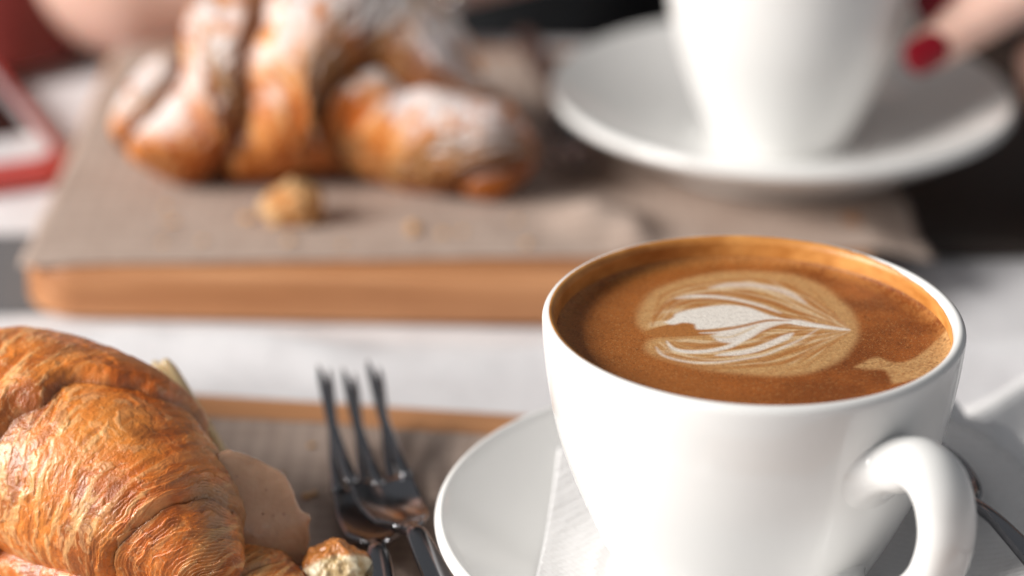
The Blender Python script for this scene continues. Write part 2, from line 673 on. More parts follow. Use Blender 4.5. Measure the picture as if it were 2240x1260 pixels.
def poly_mask(Q, pts, soft=5.0):
    C = catmull(list(pts) + [pts[0]], 12 * len(pts))
    inside = np.zeros(len(Q), bool)
    d2 = np.full(len(Q), 1e18)
    a = C[-1]
    for b in C:
        cond = ((a[1] > Q[:, 1]) != (b[1] > Q[:, 1]))
        xi = (b[0] - a[0]) * (Q[:, 1] - a[1]) / ((b[1] - a[1]) + 1e-12) + a[0]
        inside ^= cond & (Q[:, 0] < xi)
        d2 = np.minimum(d2, (Q[:, 0] - b[0]) ** 2 + ((Q[:, 1] - b[1]) * 1.8) ** 2)
        a = b
    d = np.sqrt(d2) * np.where(inside, 1, -1)
    return smoothstep(-soft, soft, d)


COFZ = 0.0601      # coffee level over the cup's base


def art_color(x, y, edge):
    """colour of the coffee surface at x, y (mm from the centre of the cup)"""
    # drawing space of the pattern (units: about 1/22 mm along the axis of the leaf)
    u = 21.84 * x - 1.59 * y + 1106 - .0333 * x * y
    v = .38 * x - 9.30 * y + 576 + .0138 * y * y
    Pn = np.stack([u / 260, v / 120, u * 0], -1)
    du = (fbm(Pn, 2, 11) - .5)
    dv = (fbm(Pn, 2, 12) - .5)
    Q = np.stack([u + 40 * du, v + 22 * dv], -1)
    fine = fbm(np.stack([x * 2.2, y * 2.2, x * 0], -1), 4, 21)
    mid = fbm(np.stack([x * .16, y * .16, x * 0], -1), 4, 25)
    gold, brown, dark = np.array([.46, .158, .034]), np.array([.36, .104, .019]), np.array([.22, .058, .010])
    tan, cream, white = np.array([.63, .37, .155]), np.array([.76, .57, .36]), np.array([.84, .78, .71])
    line = np.array([.44, .175, .048])
    t = np.clip((mid - .30) * 2.4 + (fine - .5) * 1.0, 0, 1)
    Cc = dark + (brown - dark) * t[:, None]
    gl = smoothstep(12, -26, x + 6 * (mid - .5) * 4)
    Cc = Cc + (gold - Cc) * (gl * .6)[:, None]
    Cc = Cc + (np.array([.52, .24, .07]) - Cc) * (0.5 * edge * smoothstep(.35, .6, mid + .25 * fine))[:, None]

    def over(mask, c, op=1.0):
        nonlocal Cc
        Cc = Cc + (c - Cc) * (mask * op)[:, None]

    blob = poly_mask(Q, [(640, 550), (575, 530), (545, 490), (555, 440), (600, 385), (700, 320), (850, 272), (1000, 252), (1150, 252), (1300, 265),
                         (1420, 305), (1520, 370), (1590, 450), (1612, 520), (1602, 590), (1560, 650), (1480, 700), (1350, 740),
                         (1180, 755), (1000, 745), (850, 715), (720, 682), (630, 652), (588, 620), (600, 585), (680, 565), (800, 562),
                         (900, 545), (860, 520), (720, 542)], 34)
    over(blob * np.clip(.72 + .75 * (fine - .4), 0, 1), tan)
    inner = poly_mask(Q, [(610, 520), (630, 450), (760, 375), (920, 325), (1100, 290), (1280, 310), (1420, 390), (1520, 490), (1575, 545),
                          (1500, 610), (1350, 680), (1150, 710), (950, 712), (780, 690), (660, 645), (640, 605), (760, 580), (930, 545), (830, 515), (700, 535)], 20)
    # fine converging streaks: levels of leaf shapes that all meet at the tip
    T = np.array([1585., 541.])
    dx, dy = T[0] - Q[:, 0], (Q[:, 1] - T[1]) * 2.1
    rr, th = np.hypot(dx, dy) + 1e-6, np.arctan2(dy, dx)
    ang = th / 1.25
    s_ = np.clip(rr / 1000, 0, 1)
    lane = ang * (1 + .25 * (1 - s_)) + .16 * np.sign(ang) * s_ ** 2
    nz = fbm(np.stack([lane * 5, s_ * 2.2, lane * 0], -1), 3, 31)
    stre = np.sin(lane * 46 + 8 * nz)
    fade = smoothstep(.10, .30, s_)
    over(inner * smoothstep(.30, .90, stre) * fade * .65 * smoothstep(.30, .55, nz), cream)
    over(inner * smoothstep(.35, .90, -stre) * fade * .75 * smoothstep(.70, .42, nz), line)
    outer = blob * (1 - inner)
    over(outer * smoothstep(.5, 1, np.sin(lane * 58 + 5 * nz)) * .20, line)
    # nested lines between the middle and the outline, all ending at the tip
    pairs = [([(612, 475), (690, 365), (880, 300), (1090, 282), (1300, 322), (1460, 420), (1572, 536)],
              [(705, 492), (790, 440), (900, 418), (1050, 420), (1220, 466), (1400, 506), (1572, 540)]),
             ([(606, 603), (690, 662), (880, 716), (1090, 726), (1300, 690), (1470, 615), (1574, 547)],
              [(745, 575), (830, 600), (950, 590), (1090, 545), (1230, 502), (1400, 518), (1572, 542)])]
    for A_, B_ in pairs:
        A_, B_ = np.array(A_, float), np.array(B_, float)
        for k, f_ in enumerate((.10, .21, .33, .43, .54, .64, .75, .85, .95)):
            cut = 1 if k % 3 == 1 else 0
            pts = (B_ + (A_ - B_) * f_)[cut:]
            pts = pts + np.stack([0 * pts[:, 0], 5 * np.sin(pts[:, 0] / 95 + 2.1 * k)], -1)
            wide = (6.5, 4.0, 8.0)[k % 3]
            over(stroke_mask(Q, pts, wide, 6), (cream if k % 2 else line), (.60, .5, .62)[k % 3])
    # brown channels
    for pts, wd, op in [
        ([(625, 515), (640, 460), (720, 405), (850, 368), (1000, 357), (1150, 383), (1300, 440), (1430, 510)], 9, .85),
        ([(690, 440), (790, 402), (950, 393), (1100, 418), (1250, 463), (1400, 507)], 8, .85),
        ([(1000, 300), (1200, 330), (1350, 390), (1450, 470), (1510, 528)], 4, .5),
        ([(1150, 300), (1300, 340), (1420, 420), (1500, 510)], 4, .45),
        ([(1280, 300), (1400, 350), (1480, 430), (1530, 515)], 4, .4),
        ([(620, 622), (690, 672), (800, 700), (950, 706), (1100, 692), (1250, 652), (1380, 592), (1455, 537)], 6, .75),
        ([(690, 600), (730, 648), (830, 668), (960, 664), (1080, 640), (1200, 590), (1300, 540)], 5, .6),
        ([(1050, 722), (1200, 702), (1350, 650), (1450, 582), (1500, 548)], 4, .45),
        ([(1200, 735), (1350, 702), (1460, 640), (1530, 562)], 4, .4),
        ([(1100, 568), (1200, 525), (1300, 508), (1430, 522)], 9, .8),
        ([(1180, 590), (1280, 556), (1400, 526)], 6, .7),
        ([(780, 592), (880, 606), (1000, 580), (1060, 548)], 15, .7),
    ]:
        over(stroke_mask(Q, pts, wd, 7), line, op)
    over(poly_mask(Q, [(560, 547), (700, 508), (800, 494), (848, 505), (835, 525), (900, 535), (965, 545), (800, 561), (640, 566)], 8), np.array([.43, .165, .042]))
    # white milk
    for pts, wd, op in [
        ([(745, 388), (850, 374), (980, 379), (1110, 403), (1250, 450)], 8, .9),
        ([(890, 332), (1000, 316), (1120, 318), (1250, 345), (1360, 405)], 12, .6),
        ([(700, 585), (735, 622), (820, 634), (950, 622), (1040, 582), (1120, 530), (1200, 497), (1310, 490), (1420, 512), (1570, 541)], 10, .9),
        ([(930, 655), (1050, 642), (1150, 617), (1250, 582), (1310, 550)], 15, .85),
        ([(640, 612), (680, 652), (780, 682), (900, 691), (1050, 680), (1200, 645), (1330, 590), (1430, 532)], 5, .7),
        ([(1380, 508), (1480, 530), (1572, 542)], 5, .9),
        ([(860, 545), (960, 540), (1080, 520), (1180, 490)], 7, .8),
    ]:
        over(stroke_mask(Q, pts, wd, 8) * np.clip(.6 + .8 * nz, 0, 1), white, op)
    over(poly_mask(Q, [(915, 558), (1000, 522), (1100, 503), (1200, 490), (1310, 492), (1240, 508), (1165, 535), (1095, 572), (1010, 592), (945, 585)], 14), white, .85)
    over(poly_mask(Q, [(680, 497), (730, 470), (745, 452), (800, 436), (900, 420), (1000, 414), (1090, 424), (1200, 462), (1350, 495), (1480, 528),
                       (1400, 522), (1200, 490), (1100, 508), (960, 523), (850, 528), (828, 503), (775, 497), (720, 508)], 13), white)
    over(stroke_mask(Q, [(835, 537), (950, 533), (1070, 515), (1190, 488), (1300, 488)], 7, 6), line, .85)
    over(stroke_mask(Q, [(905, 560), (985, 566), (1060, 545), (1140, 512)], 5, 6), cream * .9, .7)
    over(poly_mask(Q, [(1590, 712), (1700, 668), (1780, 690), (1850, 684), (1950, 628), (2060, 560), (2085, 640), (1960, 740), (1800, 800), (1765, 765),
                       (1740, 732), (1650, 724)], 18) * np.clip(.1 + 1.3 * fine, 0, 1), np.array([.62, .36, .15]))
    for sc_, th_, dk in ((3.2, .86, .45), (1.6, .90, .40), (5.0, .84, .35)):  # bubble pits and highlights painted into the colour
        sp_ = vnoise(np.stack([x * sc_, y * sc_, x * 0], -1), 41 + int(sc_))
        Cc = Cc * (1 - dk * smoothstep(th_, th_ + .08, sp_) * (1 - .75 * blob))[:, None]
        lt = vnoise(np.stack([x * sc_ * 1.3 + 7, y * sc_ * 1.3, x * 0], -1), 45 + int(sc_))
        Cc = Cc + (np.array([.62, .34, .13]) - Cc) * (.5 * smoothstep(th_ + .02, th_ + .09, lt) * (1 - blob))[:, None]
    return Cc


def coffee_mesh():
    nr, na = 230, 620
    rmax = float(inner_r(COFZ)) - 0.0001
    r = np.linspace(0.0001, rmax, nr)
    a = np.linspace(0, 2 * math.pi, na, endpoint=False)
    RR, AA = np.meshgrid(r, a, indexing='ij')
    X, Y = (RR * np.cos(AA)).ravel(), (RR * np.sin(AA)).ravel()
    Cc = art_color(X * 1e3, Y * 1e3, smoothstep(rmax - .0055, rmax - .0002, RR.ravel()))
    Z = COFZ + .0012 * np.exp(-(rmax - RR.ravel()) / .0009)
    me = mesh_from("surface", np.stack([X, Y, Z], -1), quads(nr, na, wrap_v=True))
    set_color(me, Cc)
    return me


def ring_mesh():
    # crema left on the inner wall and over the inner lip, its upper edge uneven
    na, nz = 360, 30
    _, lip, inn = cup_profile()
    path = [(r, z) for r, z in inn if z > COFZ + .0002][::-1] + [p for p in lip if p[1] > .0631][::-1]
    path = np.array([(float(inner_r(COFZ + .0002)), COFZ + .0002)] + path)
    path = path[np.concatenate([[True], np.diff(path[:, 1]) > 0])]
    L = np.concatenate([[0], np.cumsum(np.hypot(*np.diff(path, axis=0).T))])
    a = np.linspace(0, 2 * math.pi, na, endpoint=False)
    P = np.stack([np.cos(a) * 3, np.sin(a) * 3, a * 0], -1)
    side = np.clip(np.cos(a - R(-20)), 0, 1)                 # the lip stays clean at the right
    top = .0072 - .0006 * fbm(P * 2, 3, 51) - .0036 * side ** 1.3 - .0003 * vnoise(P * 7, 52) - .0012 * np.clip(-np.sin(a), 0, 1)
    V, Cc = [], []
    for k in range(nz):
        t = k / (nz - 1)
        s = top * t
        rr, z = np.interp(s, L, path[:, 0]), np.interp(s, L, path[:, 1])
        off = .00014 * (1 - t ** 8) + .00001
        rr = rr - off * np.where(z < .0645, 1, .3)
        z = z + np.where(z > .0640, off * .9, 0)
        V.append(np.stack([rr * np.cos(a), rr * np.sin(a), z], -1))
        n = fbm(np.stack([np.cos(a) * 9, np.sin(a) * 9, np.full(na, t * 2.)], -1), 3, 55)
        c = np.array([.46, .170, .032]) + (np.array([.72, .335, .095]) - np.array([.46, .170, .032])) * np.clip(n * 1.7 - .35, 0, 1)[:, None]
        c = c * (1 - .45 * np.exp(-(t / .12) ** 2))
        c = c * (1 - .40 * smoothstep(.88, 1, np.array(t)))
        Cc.append(c)
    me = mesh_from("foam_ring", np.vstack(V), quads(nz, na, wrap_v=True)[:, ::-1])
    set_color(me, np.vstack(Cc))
    return me


MCOF = m_vcol("latte_foam", 0.42, 1400, 0.00022, 0.0, 0.35, (900, 0.22))
cof = tag(empty("coffee", (CX, CY, CUPZ)), "brown latte coffee with a white leaf of milk foam in the front cup", "coffee")
obj("surface", coffee_mesh(), MCOF, cof)
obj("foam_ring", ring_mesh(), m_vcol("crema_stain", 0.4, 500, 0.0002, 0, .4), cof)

# ------------------------------------------------------------------ napkin under the front cup
def napkin_mesh():
    nu, nv = 220, 220
    c = [np.array(k) for k in ((-0.001, 0.462), (0.178, 0.462), (0.172, 0.668), (0.0118, 0.588))]
    u, v = np.meshgrid(np.linspace(0, 1, nu), np.linspace(0, 1, nv), indexing='ij')
    XY = ((1 - u) * (1 - v))[..., None] * c[0] + (u * (1 - v))[..., None] * c[1] + (u * v)[..., None] * c[2] + ((1 - u) * v)[..., None] * c[3]
    x, y = XY[..., 0], XY[..., 1]
    r = np.hypot(x - CX, y - CY)
    z = np.where(r < .069, zs(r), 0)
    rim = float(zs(.0695))
    k = np.clip((r - .069) / .030, 0, 1)
    z = np.where(r >= .069, rim + .0012 - (rim - .0006) * (k * k * (3 - 2 * k)), z + .0001 + .0008 * smoothstep(.055, .069, r))
    z = z + .0002
    n = fbm(np.stack([x * 45, y * 45, x * 0], -1), 3, 71)
    free = smoothstep(.036, .056, r)
    z = z + free * .0022 * np.clip(n - .3, 0, 1)
    # two long soft folds at the free right side
    d = (x - .116) * .78 - (y - .60) * .62
    z = z + smoothstep(.066, .085, r) * (.006 * np.exp(-((d - .008) / .006) ** 2) + .008 * np.exp(-((d + .012) / .007) ** 2))
    V = np.dstack([x, y, S1Z + z]).reshape(-1, 3)
    return mesh_from("napkin", V, quads(nu, nv))


nap = obj("napkin", napkin_mesh(), MNAP)
sd = nap.modifiers.new("thickness", 'SOLIDIFY'); sd.thickness = .00022; sd.offset = 1
tag(nap, "white embossed paper napkin between the front cup and its saucer", "napkin")

# ------------------------------------------------------------------ cutlery
def strip(name, C, half, th, m, parent, crown=0.0):
    """flat metal bar along C with half width per point"""
    return obj(name, tube(name, C, half, 16, flat=np.broadcast_to(th, (len(C),)) / np.broadcast_to(half, (len(C),))), m, parent)


def make_fork(loc, rz, label, scale=1.0, pitch=0.0):
    e = tag(empty("fork", loc, (R(pitch), 0, R(rz))), label, "fork", "steel forks")
    e.scale = (scale * .64, scale, scale)
    C = catmull([(0, -.110, .0015), (0, -.07, .0040), (0, -.03, .0085), (0, 0, .0100), (0, .008, .0085), (0, .017, .0052)], 50)
    s = np.linspace(0, 1, 50)
    half = np.interp(s, [0, .05, .2, .5, .8, .92, 1], [.003, .0085, .0082, .0052, .0030, .0034, .0065])
    th = np.interp(s, [0, .1, .6, .85, 1], [.0011, .0014, .0017, .0021, .0012])
    strip("handle", C, half, th, MSTEEL, e)
    # head: dished plate between neck and tines
    nu, nv = 24, 22
    Cy = catmull([(0, .012, .0070), (0, .022, .0038), (0, .034, .0021), (0, .046, .0026)], nu)
    W = np.interp(np.linspace(0, 1, nu), [0, .25, .6, 1], [.0050, .0100, .0122, .0125])
    t = np.linspace(-1, 1, nv)
    V = np.stack([W[:, None] * t, np.repeat(Cy[:, 1:2], nv, 1), Cy[:, 2:3] + .0022 * (t[None, :] ** 2) * np.linspace(.6, 1, nu)[:, None]], -1).reshape(-1, 3)
    h = obj("head", mesh_from("head", V, quads(nu, nv)), MSTEEL, e)
    md = h.modifiers.new("thickness", 'SOLIDIFY'); md.thickness = .0014; md.offset = 0
    for k in range(3):
        x0 = (-.0107, .0, .0107)[k]
        z0 = .0026 + .0022 * (x0 / .0125) ** 2
        Ct = catmull([(x0, .044, z0), (x0 * .98, .058, z0 + .0010), (x0 * .95, .074, z0 + .0046), (x0 * .93, .089, z0 + .0115)], 22)
        strip("tine", Ct, np.concatenate([np.linspace(.0029, .0016, 20), [.0011, .0003]]), np.concatenate([np.linspace(.0012, .0008, 20), [.0006, .0002]]), MSTEEL, e)
    return e


make_fork((-.0290, .5430, B1 + .0014), 7.0, "steel fork beside the croissant, the left one of the front pair")
make_fork((-.0195, .5430, B1 + .0062), 15.0, "steel fork resting across the other, its handle under the saucer", pitch=-1.5)
make_fork((.0130, .838, B2 + .0010), 187.0, "dark blurred fork on the rear board between sugared croissant and saucer", scale=.8)

sp = tag(empty("spoon", (.0975, .5660, S1Z + .0190), (R(0), R(4), R(20))), "steel teaspoon lying on the napkin at the right of the front cup", "spoon")

sp.scale = (.82, .9, .9)


def spoon_parts():
    nu, nv = 30, 24
    s = np.linspace(0, 1, nu)
    yy = .020 - .040 * s
    W = .0125 * np.sqrt(np.clip(1 - ((s - .47) / .535) ** 2, 0.002, 1)) * (1 - .12 * s)
    t = np.linspace(-1, 1, nv)
    depth = .0055 * np.sqrt(np.clip(1 - ((s - .5) / .55) ** 2, 0, 1))
    V = np.stack([W[:, None] * t, np.repeat(yy[:, None], nv, 1), .006 - depth[:, None] * (1 - t[None, :] ** 2)], -1).reshape(-1, 3)
    b = obj("bowl", mesh_from("bowl", V, quads(nu, nv)), MSTEEL, sp)
    md = b.modifiers.new("thickness", 'SOLIDIFY'); md.thickness = .0011; md.offset = 0
    C = catmull([(0, -.0175, .0060), (0, -.026, .0075), (0, -.04, .0080), (0, -.075, .0050), (0, -.105, .0020)], 40)
    q = np.linspace(0, 1, 40)
    strip("handle", C, np.interp(q, [0, .15, .4, .85, 1], [.0030, .0022, .0024, .0052, .0030]), np.interp(q, [0, .3, 1], [.0011, .0016, .0011]), MSTEEL, sp)


spoon_parts()

# ------------------------------------------------------------------ croissants
def croissant_mesh(name, axis, radii, nseg, seed, nu=520, nv=400, slant=0.35, step=.16, lam=.0005, flake=.0006, squash=.92,
                   sugar=False, floor=None, phase0=0.0, crease=.6, lean=0.0, gmap=None, plump=False, lamn=17):
    C = catmull(axis, nu)
    rad = catmull([[r, 0, 0] for r in radii], nu)[:, 0]
    u = np.linspace(0, 1, nu)
    T = np.gradient(C, axis=0); T /= np.linalg.norm(T, axis=1)[:, None]
    S = np.cross(T, np.array([0, 0, 1.0])); S /= np.linalg.norm(S, axis=1)[:, None]
    U = np.cross(S, T)
    th = np.linspace(-math.pi, math.pi, nv, endpoint=False)      # 0 is the top
    UU, TH = np.meshgrid(u, th, indexing='ij')
    rad = np.maximum(rad, 1e-5)
    tipf = np.clip(np.minimum(u, 1 - u) / .03, 0, 1)[:, None] ** .5
    rad = rad * tipf[:, 0]
    base = (C[:, None] + (S[:, None] * np.sin(TH)[..., None] + U[:, None] * np.cos(TH)[..., None] * squash) * rad[:, None, None])
    big = fbm(base * 40, 3, seed)
    warp = fbm(base * 110, 4, seed + 3) - .5
    ph = (UU * nseg + phase0 if gmap is None else np.interp(UU, *gmap)) + slant * np.sin(TH + lean) + 0.55 * (big - .5) + .10 * warp
    k = np.floor(ph)
    t = ph - k                       # 0 just after a crease, 1 at the next crease
    segr = (_hash(k.astype(np.int64), k.astype(np.int64) * 0, k.astype(np.int64) * 0, seed + 8) - .5)
    if plump:      # swollen wraps with deep gaps
        dome = np.clip(np.sin(math.pi * np.clip(t, 0, 1) ** .80), 0, 1) ** .55
        h = dome * step + .04 * segr - .05 * smoothstep(.86, 1.0, t)
        lamz = smoothstep(.42, .62, t + .35 * (big - .5)) * (1 - smoothstep(.94, 1, t))
    else:          # each wrap overlaps the one nearer the tip with a rounded, stepped edge
        h = step * (smoothstep(0, .09, t) ** .6 * (1 - .85 * t ** 1.2)) + .03 * segr
        edge_l = (1 - smoothstep(.06, .24, t + .5 * (big - .5))) * smoothstep(.36, .56, fbm(base * 45, 2, seed + 57))
        tip_l = 1 - smoothstep(.20, .30, UU + .10 * (big - .5))
        lamz = np.maximum(edge_l * .9, tip_l * (1 - .3 * smoothstep(.8, 1, t)))
    # laminated edges: thin terraces that run along the crease
    wave = t * lamn + 3.2 * warp + 3.0 * (fbm(base * 120, 2, seed + 13) - .5) + 1.2 * big
    saw = wave - np.floor(wave)
    wave2 = t * 8 + 1.6 * warp + 1.5 * (fbm(base * 90, 3, seed + 71) - .5)
    saw2 = wave2 - np.floor(wave2)
    lbrk = smoothstep(.34, .62, fbm(base * 140, 3, seed + 53))
    lam_h = lamz * (lam * (saw ** 1.6 - .5) * (.1 + 1.2 * lbrk) + lam * 2.2 * (saw2 ** 2.2 - .35))
    # flakes of crust: stepped noise drawn out along the wraps, plus grain
    length = float(np.sum(np.linalg.norm(np.diff(C, axis=0), axis=1)))
    arc = TH * np.maximum(rad[:, None], .004)
    W3 = np.stack([UU * length * 190 + .8 * big * 6, arc * 120, 0 * UU + seed], -1) + (fbm(base * 150, 3, seed + 17) - .5)[..., None] * 1.6
    f1 = fbm(W3, 4, seed + 21)
    st = f1 * 8
    terr = (np.floor(st) + smoothstep(.55, 1.0, st - np.floor(st))) / 8
    f2 = fbm(base * 800, 3, seed + 29) - .5
    wr = fbm(np.stack([UU * length * 420, arc * 90, 0 * UU + 3], -1) + warp[..., None] * 3, 3, seed + 23) - .5
    patch = smoothstep(.40, .62, fbm(base * 60, 3, seed + 59))
    crust = (1 - .6 * lamz) * (.25 + .95 * patch)
    chip = smoothstep(.575, .61, fbm(W3 * 3.4 + 9, 4, seed + 67)) * smoothstep(.40, .60, fbm(base * 70, 3, seed + 69)) * (1 - .4 * lamz)
    W4 = np.stack([UU * length * 650 + 5 * big, arc * 75, 0 * UU + 5], -1) + warp[..., None] * 2.2
    strk = fbm(W4, 4, seed + 73)
    spat = smoothstep(.40, .62, fbm(base * 55, 3, seed + 75))
    R2 = rad[:, None] * (1 + h) + tipf * (flake * .35 * chip + flake * (.30 + .55 * spat) * (strk - .5) + lam_h + flake * 2.4 * (terr - .5) * crust + flake * .45 * f2 + flake * .45 * wr + .0030 * (big - .5))
    V = C[:, None] + (S[:, None] * np.sin(TH)[..., None] + U[:, None] * np.cos(TH)[..., None] * squash) * R2[..., None]
    if floor is not None:
        V[..., 2] = np.where(V[..., 2] < floor, floor + .04 * (V[..., 2] - floor), V[..., 2])
        V[..., 2] = np.maximum(V[..., 2], floor - .0006)
    # colour of the bake, with shade painted into the creases
    deep, gold, orange = np.array([.19, .043, .008]), np.array([.74, .260, .045]), np.array([.62, .140, .014])
    pale, crumb = np.array([.84, .60, .34]), np.array([.56, .29, .10])
    tone = np.clip(.42 + 2.0 * (fbm(base * 70, 4, seed + 33) - .5) + .9 * (terr - .5), 0, 1)[..., None]
    Cc = orange + (gold - orange) * tone
    d2 = smoothstep(.50, .70, fbm(W3 * .6, 4, seed + 37))[..., None]
    Cc = Cc + (deep - Cc) * d2 * .60
    fl = (smoothstep(.78, .99, st - np.floor(st)) * smoothstep(.46, .60, fbm(base * 95, 3, seed + 39)))[..., None]
    Cc = Cc + (pale - Cc) * fl * .30
    Cc = Cc + (pale * np.array([1, .92, .82]) - Cc) * (chip * .30)[..., None]
    Cc = Cc + (pale * np.array([1, .80, .58]) - Cc) * (smoothstep(.52, .68, strk) * (.16 + .50 * spat))[..., None]
    Cc = Cc + (deep - Cc) * (smoothstep(.47, .34, strk) * .40)[..., None]
    crk = np.exp(-((fbm(W3 * .9, 4, seed + 63) - .5) / .010) ** 2) * smoothstep(.45, .6, fbm(base * 50, 2, seed + 65))
    Cc = Cc + (deep * .8 - Cc) * (crk * .65)[..., None]
    l = lamz[..., None] * smoothstep(.38, .55, fbm(base * 55, 3, seed + 47))[..., None]
    band = crumb * .55 + (pale * .60 - crumb * .55) * (smoothstep(.45, .8, saw) * lbrk * np.clip(.1 + .8 * fbm(base * 260, 3, seed + 61), 0, 1))[..., None]
    band = band * (.62 + .5 * saw2[..., None])
    Cc = Cc + (band - Cc) * l * .70
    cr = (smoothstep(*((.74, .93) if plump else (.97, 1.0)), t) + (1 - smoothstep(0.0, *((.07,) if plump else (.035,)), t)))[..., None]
    Cc = Cc + (np.array([.20, .062, .018]) - Cc) * np.clip(cr, 0, 1) * crease  # dark tint in the gaps stands for the shade between wraps
    Cc = Cc * (1 + .5 * f2[..., None])
    me = mesh_from(name, V.reshape(-1, 3), quads(nu, nv, wrap_v=True))
    if sugar:
        nrm = np.zeros(len(me.vertices) * 3, np.float32)
        me.vertices.foreach_get("normal", nrm)
        nz = nrm.reshape(nu, nv, 3)[..., 2]
        if nz[nu // 2, nv // 2] < 0:
            nz = -nz
        dust = smoothstep(.12, .70, nz + .9 * (fbm(base * 60, 4, seed + 41) - .5)) * smoothstep(.30, .48, fbm(base * 220, 3, seed + 43))
        dust = dust * (1 - .9 * smoothstep(.76, .90, t))
        Cc = Cc * np.array([.95, .98, 1.0])
        Cc = Cc + (np.array([.78, .755, .76]) - Cc) * (dust * .78)[..., None]
    set_color(me, np.clip(Cc, 0, 1).reshape(-1, 3))
    return me


MCRO = m_vcol("baked_crust", 0.30, 1500, 0.0004, 0.06, 0.6)
MCRO.node_tree.nodes["Principled BSDF"].inputs["Coat Weight"].default_value = .25
MCRO.node_tree.nodes["Principled BSDF"].inputs["Coat Roughness"].default_value = .18
MSUG = m_vcol("sugared_crust", 0.6, 1500, 0.0004, 0.05, 0.3)

cro = tag(empty("croissant", (-.10, .60, B1)), "golden plain croissant filled with ham at the lower left", "croissant")
AX = [(-.0590, .5270, .0215), (-.0680, .5340, .0250), (-.0785, .5430, .0290), (-.0930, .5545, .0330), (-.1120, .5660, .0350), (-.1360, .5740, .0340),
      (-.1660, .5930, .0420), (-.1920, .6080, .0370), (-.2140, .614, .026)]
RD = [.0015, .0115, .0190, .0250, .0270, .0265, .0335, .0250, .0020]  # unseen left end is swollen and raised to shade the front paper
AXl = [(x + .10, y - .60, z - B1) for x, y, z in AX]
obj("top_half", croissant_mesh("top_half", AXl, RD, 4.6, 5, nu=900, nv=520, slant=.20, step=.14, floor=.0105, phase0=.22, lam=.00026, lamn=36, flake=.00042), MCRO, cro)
AXb = [(-.0405, .5290, .0150), (-.0510, .5300, .0175), (-.0670, .5360, .0165), (-.0880, .5500, .0165), (-.1100, .5640, .0165), (-.1400, .5780, .0160), (-.1750, .5900, .0145)]
obj("bottom_half", croissant_mesh("bottom_half", [(x + .10, y - .60, z - B1) for x, y, z in AXb], [.003, .012, .017, .020, .0215, .018, .004], 5, 15,
                                  nu=420, nv=260, slant=.2, step=.16, squash=.42, floor=.0012, lam=.0003), MCRO, cro)

cr2 = tag(empty("croissant", (-.055, .786, B2)), "sugar dusted croissant in thick slices on the rear board", "croissant")
AX2 = [(-.062, .000, .014), (-.055, -.003, .0175), (-.038, .002, .0215), (-.012, .012, .0320), (.012, .010, .0285), (.032, -.004, .0185), (.050, -.012, .0150), (.062, -.015, .013)]
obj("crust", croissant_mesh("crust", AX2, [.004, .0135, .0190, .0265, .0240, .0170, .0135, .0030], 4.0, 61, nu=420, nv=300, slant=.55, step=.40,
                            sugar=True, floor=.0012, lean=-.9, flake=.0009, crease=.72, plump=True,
                            gmap=([0, .17, .36, .60, 1], [.15, 1, 2, 3, 3.85])), MSUG, cr2)


def lump(name, rx, ry, rz, seed, amp, c0, c1, m, top=None, floor=None, n=64):
    a, b = np.meshgrid(np.linspace(0, 2 * math.pi, n * 2, endpoint=False), np.linspace(0.001, math.pi - .001, n), indexing='ij')
    D = np.stack([np.sin(b) * np.cos(a), np.sin(b) * np.sin(a), np.cos(b)], -1)
    f = fbm(D * 2.3 + seed, 5, seed)
    g = fbm(D * 9 + seed, 3, seed + 4)
    rr = 1 + amp * (f - .5) * 2 + amp * .5 * (g - .5)
    V = D * rr[..., None] * np.array([rx, ry, rz])
    if floor is not None:
        V[..., 2] = np.maximum(V[..., 2], floor)
    Cc = np.array(c0) + (np.array(c1) - np.array(c0)) * smoothstep(.35, .65, f + .4 * (g - .5))[..., None]
    if top is not None:
        k = smoothstep(.25, .45, D[..., 2] * .8 + .75 * D[..., 1] - .25 * D[..., 0] + .5 * (f - .5))[..., None]
        Cc = Cc + (np.array(top) * (.7 + .6 * g[..., None]) - Cc) * k
    me = mesh_from(name, V.reshape(-1, 3), quads(n * 2, n, wrap_u=True))
    set_color(me, np.clip(Cc, 0, 1).reshape(-1, 3))
    return me


tag(obj("croissant_crumb", lump("croissant_crumb", .0095, .0062, .0072, 3, .30, (.50, .20, .05), (.66, .40, .19), MSUG, floor=-.0050), MSUG,
        loc=(-.0650, .7490, B2 + .0058)), "small broken piece of pastry in front of the sugared croissant", "crumb")
tag(obj("bread_chunk", lump("bread_chunk", .0080, .0085, .0090, 12, .20, (.62, .44, .22), (.86, .74, .52), MCRO, top=(.55, .20, .045), floor=-.0080), MCRO,
        loc=(-.0385, .5395, B1 + .0085)), "torn chunk of pastry with pale crumb beside the ham slice", "pastry")
rear = [(random.uniform(-.11, .03), random.uniform(.728, .762), B2, random.uniform(.0008, .0019)) for k in range(16)]
front = [(random.uniform(-.058, -.046), random.uniform(.575, .632), B1, random.uniform(.0007, .0013)) for k in range(5)]
for k, (x, y, z, sz) in enumerate(rear + front):
    o = obj("flake", lump("flake", sz, sz * .8, sz * .45, 30 + k, .35, (.60, .28, .08), (.74, .46, .2), MCRO, n=8), MCRO, loc=(x, y, z + .0011 + sz * .3))
    o.rotation_euler = (0, 0, random.uniform(0, 6))
    if z == B2:
        tag(o, "tiny pastry flake on the rear kraft paper before the sugared croissant", "flake", "flakes on the rear paper")
    else:
        tag(o, "tiny pastry flake on the front kraft paper beside the forks", "flake", "flakes on the front paper")

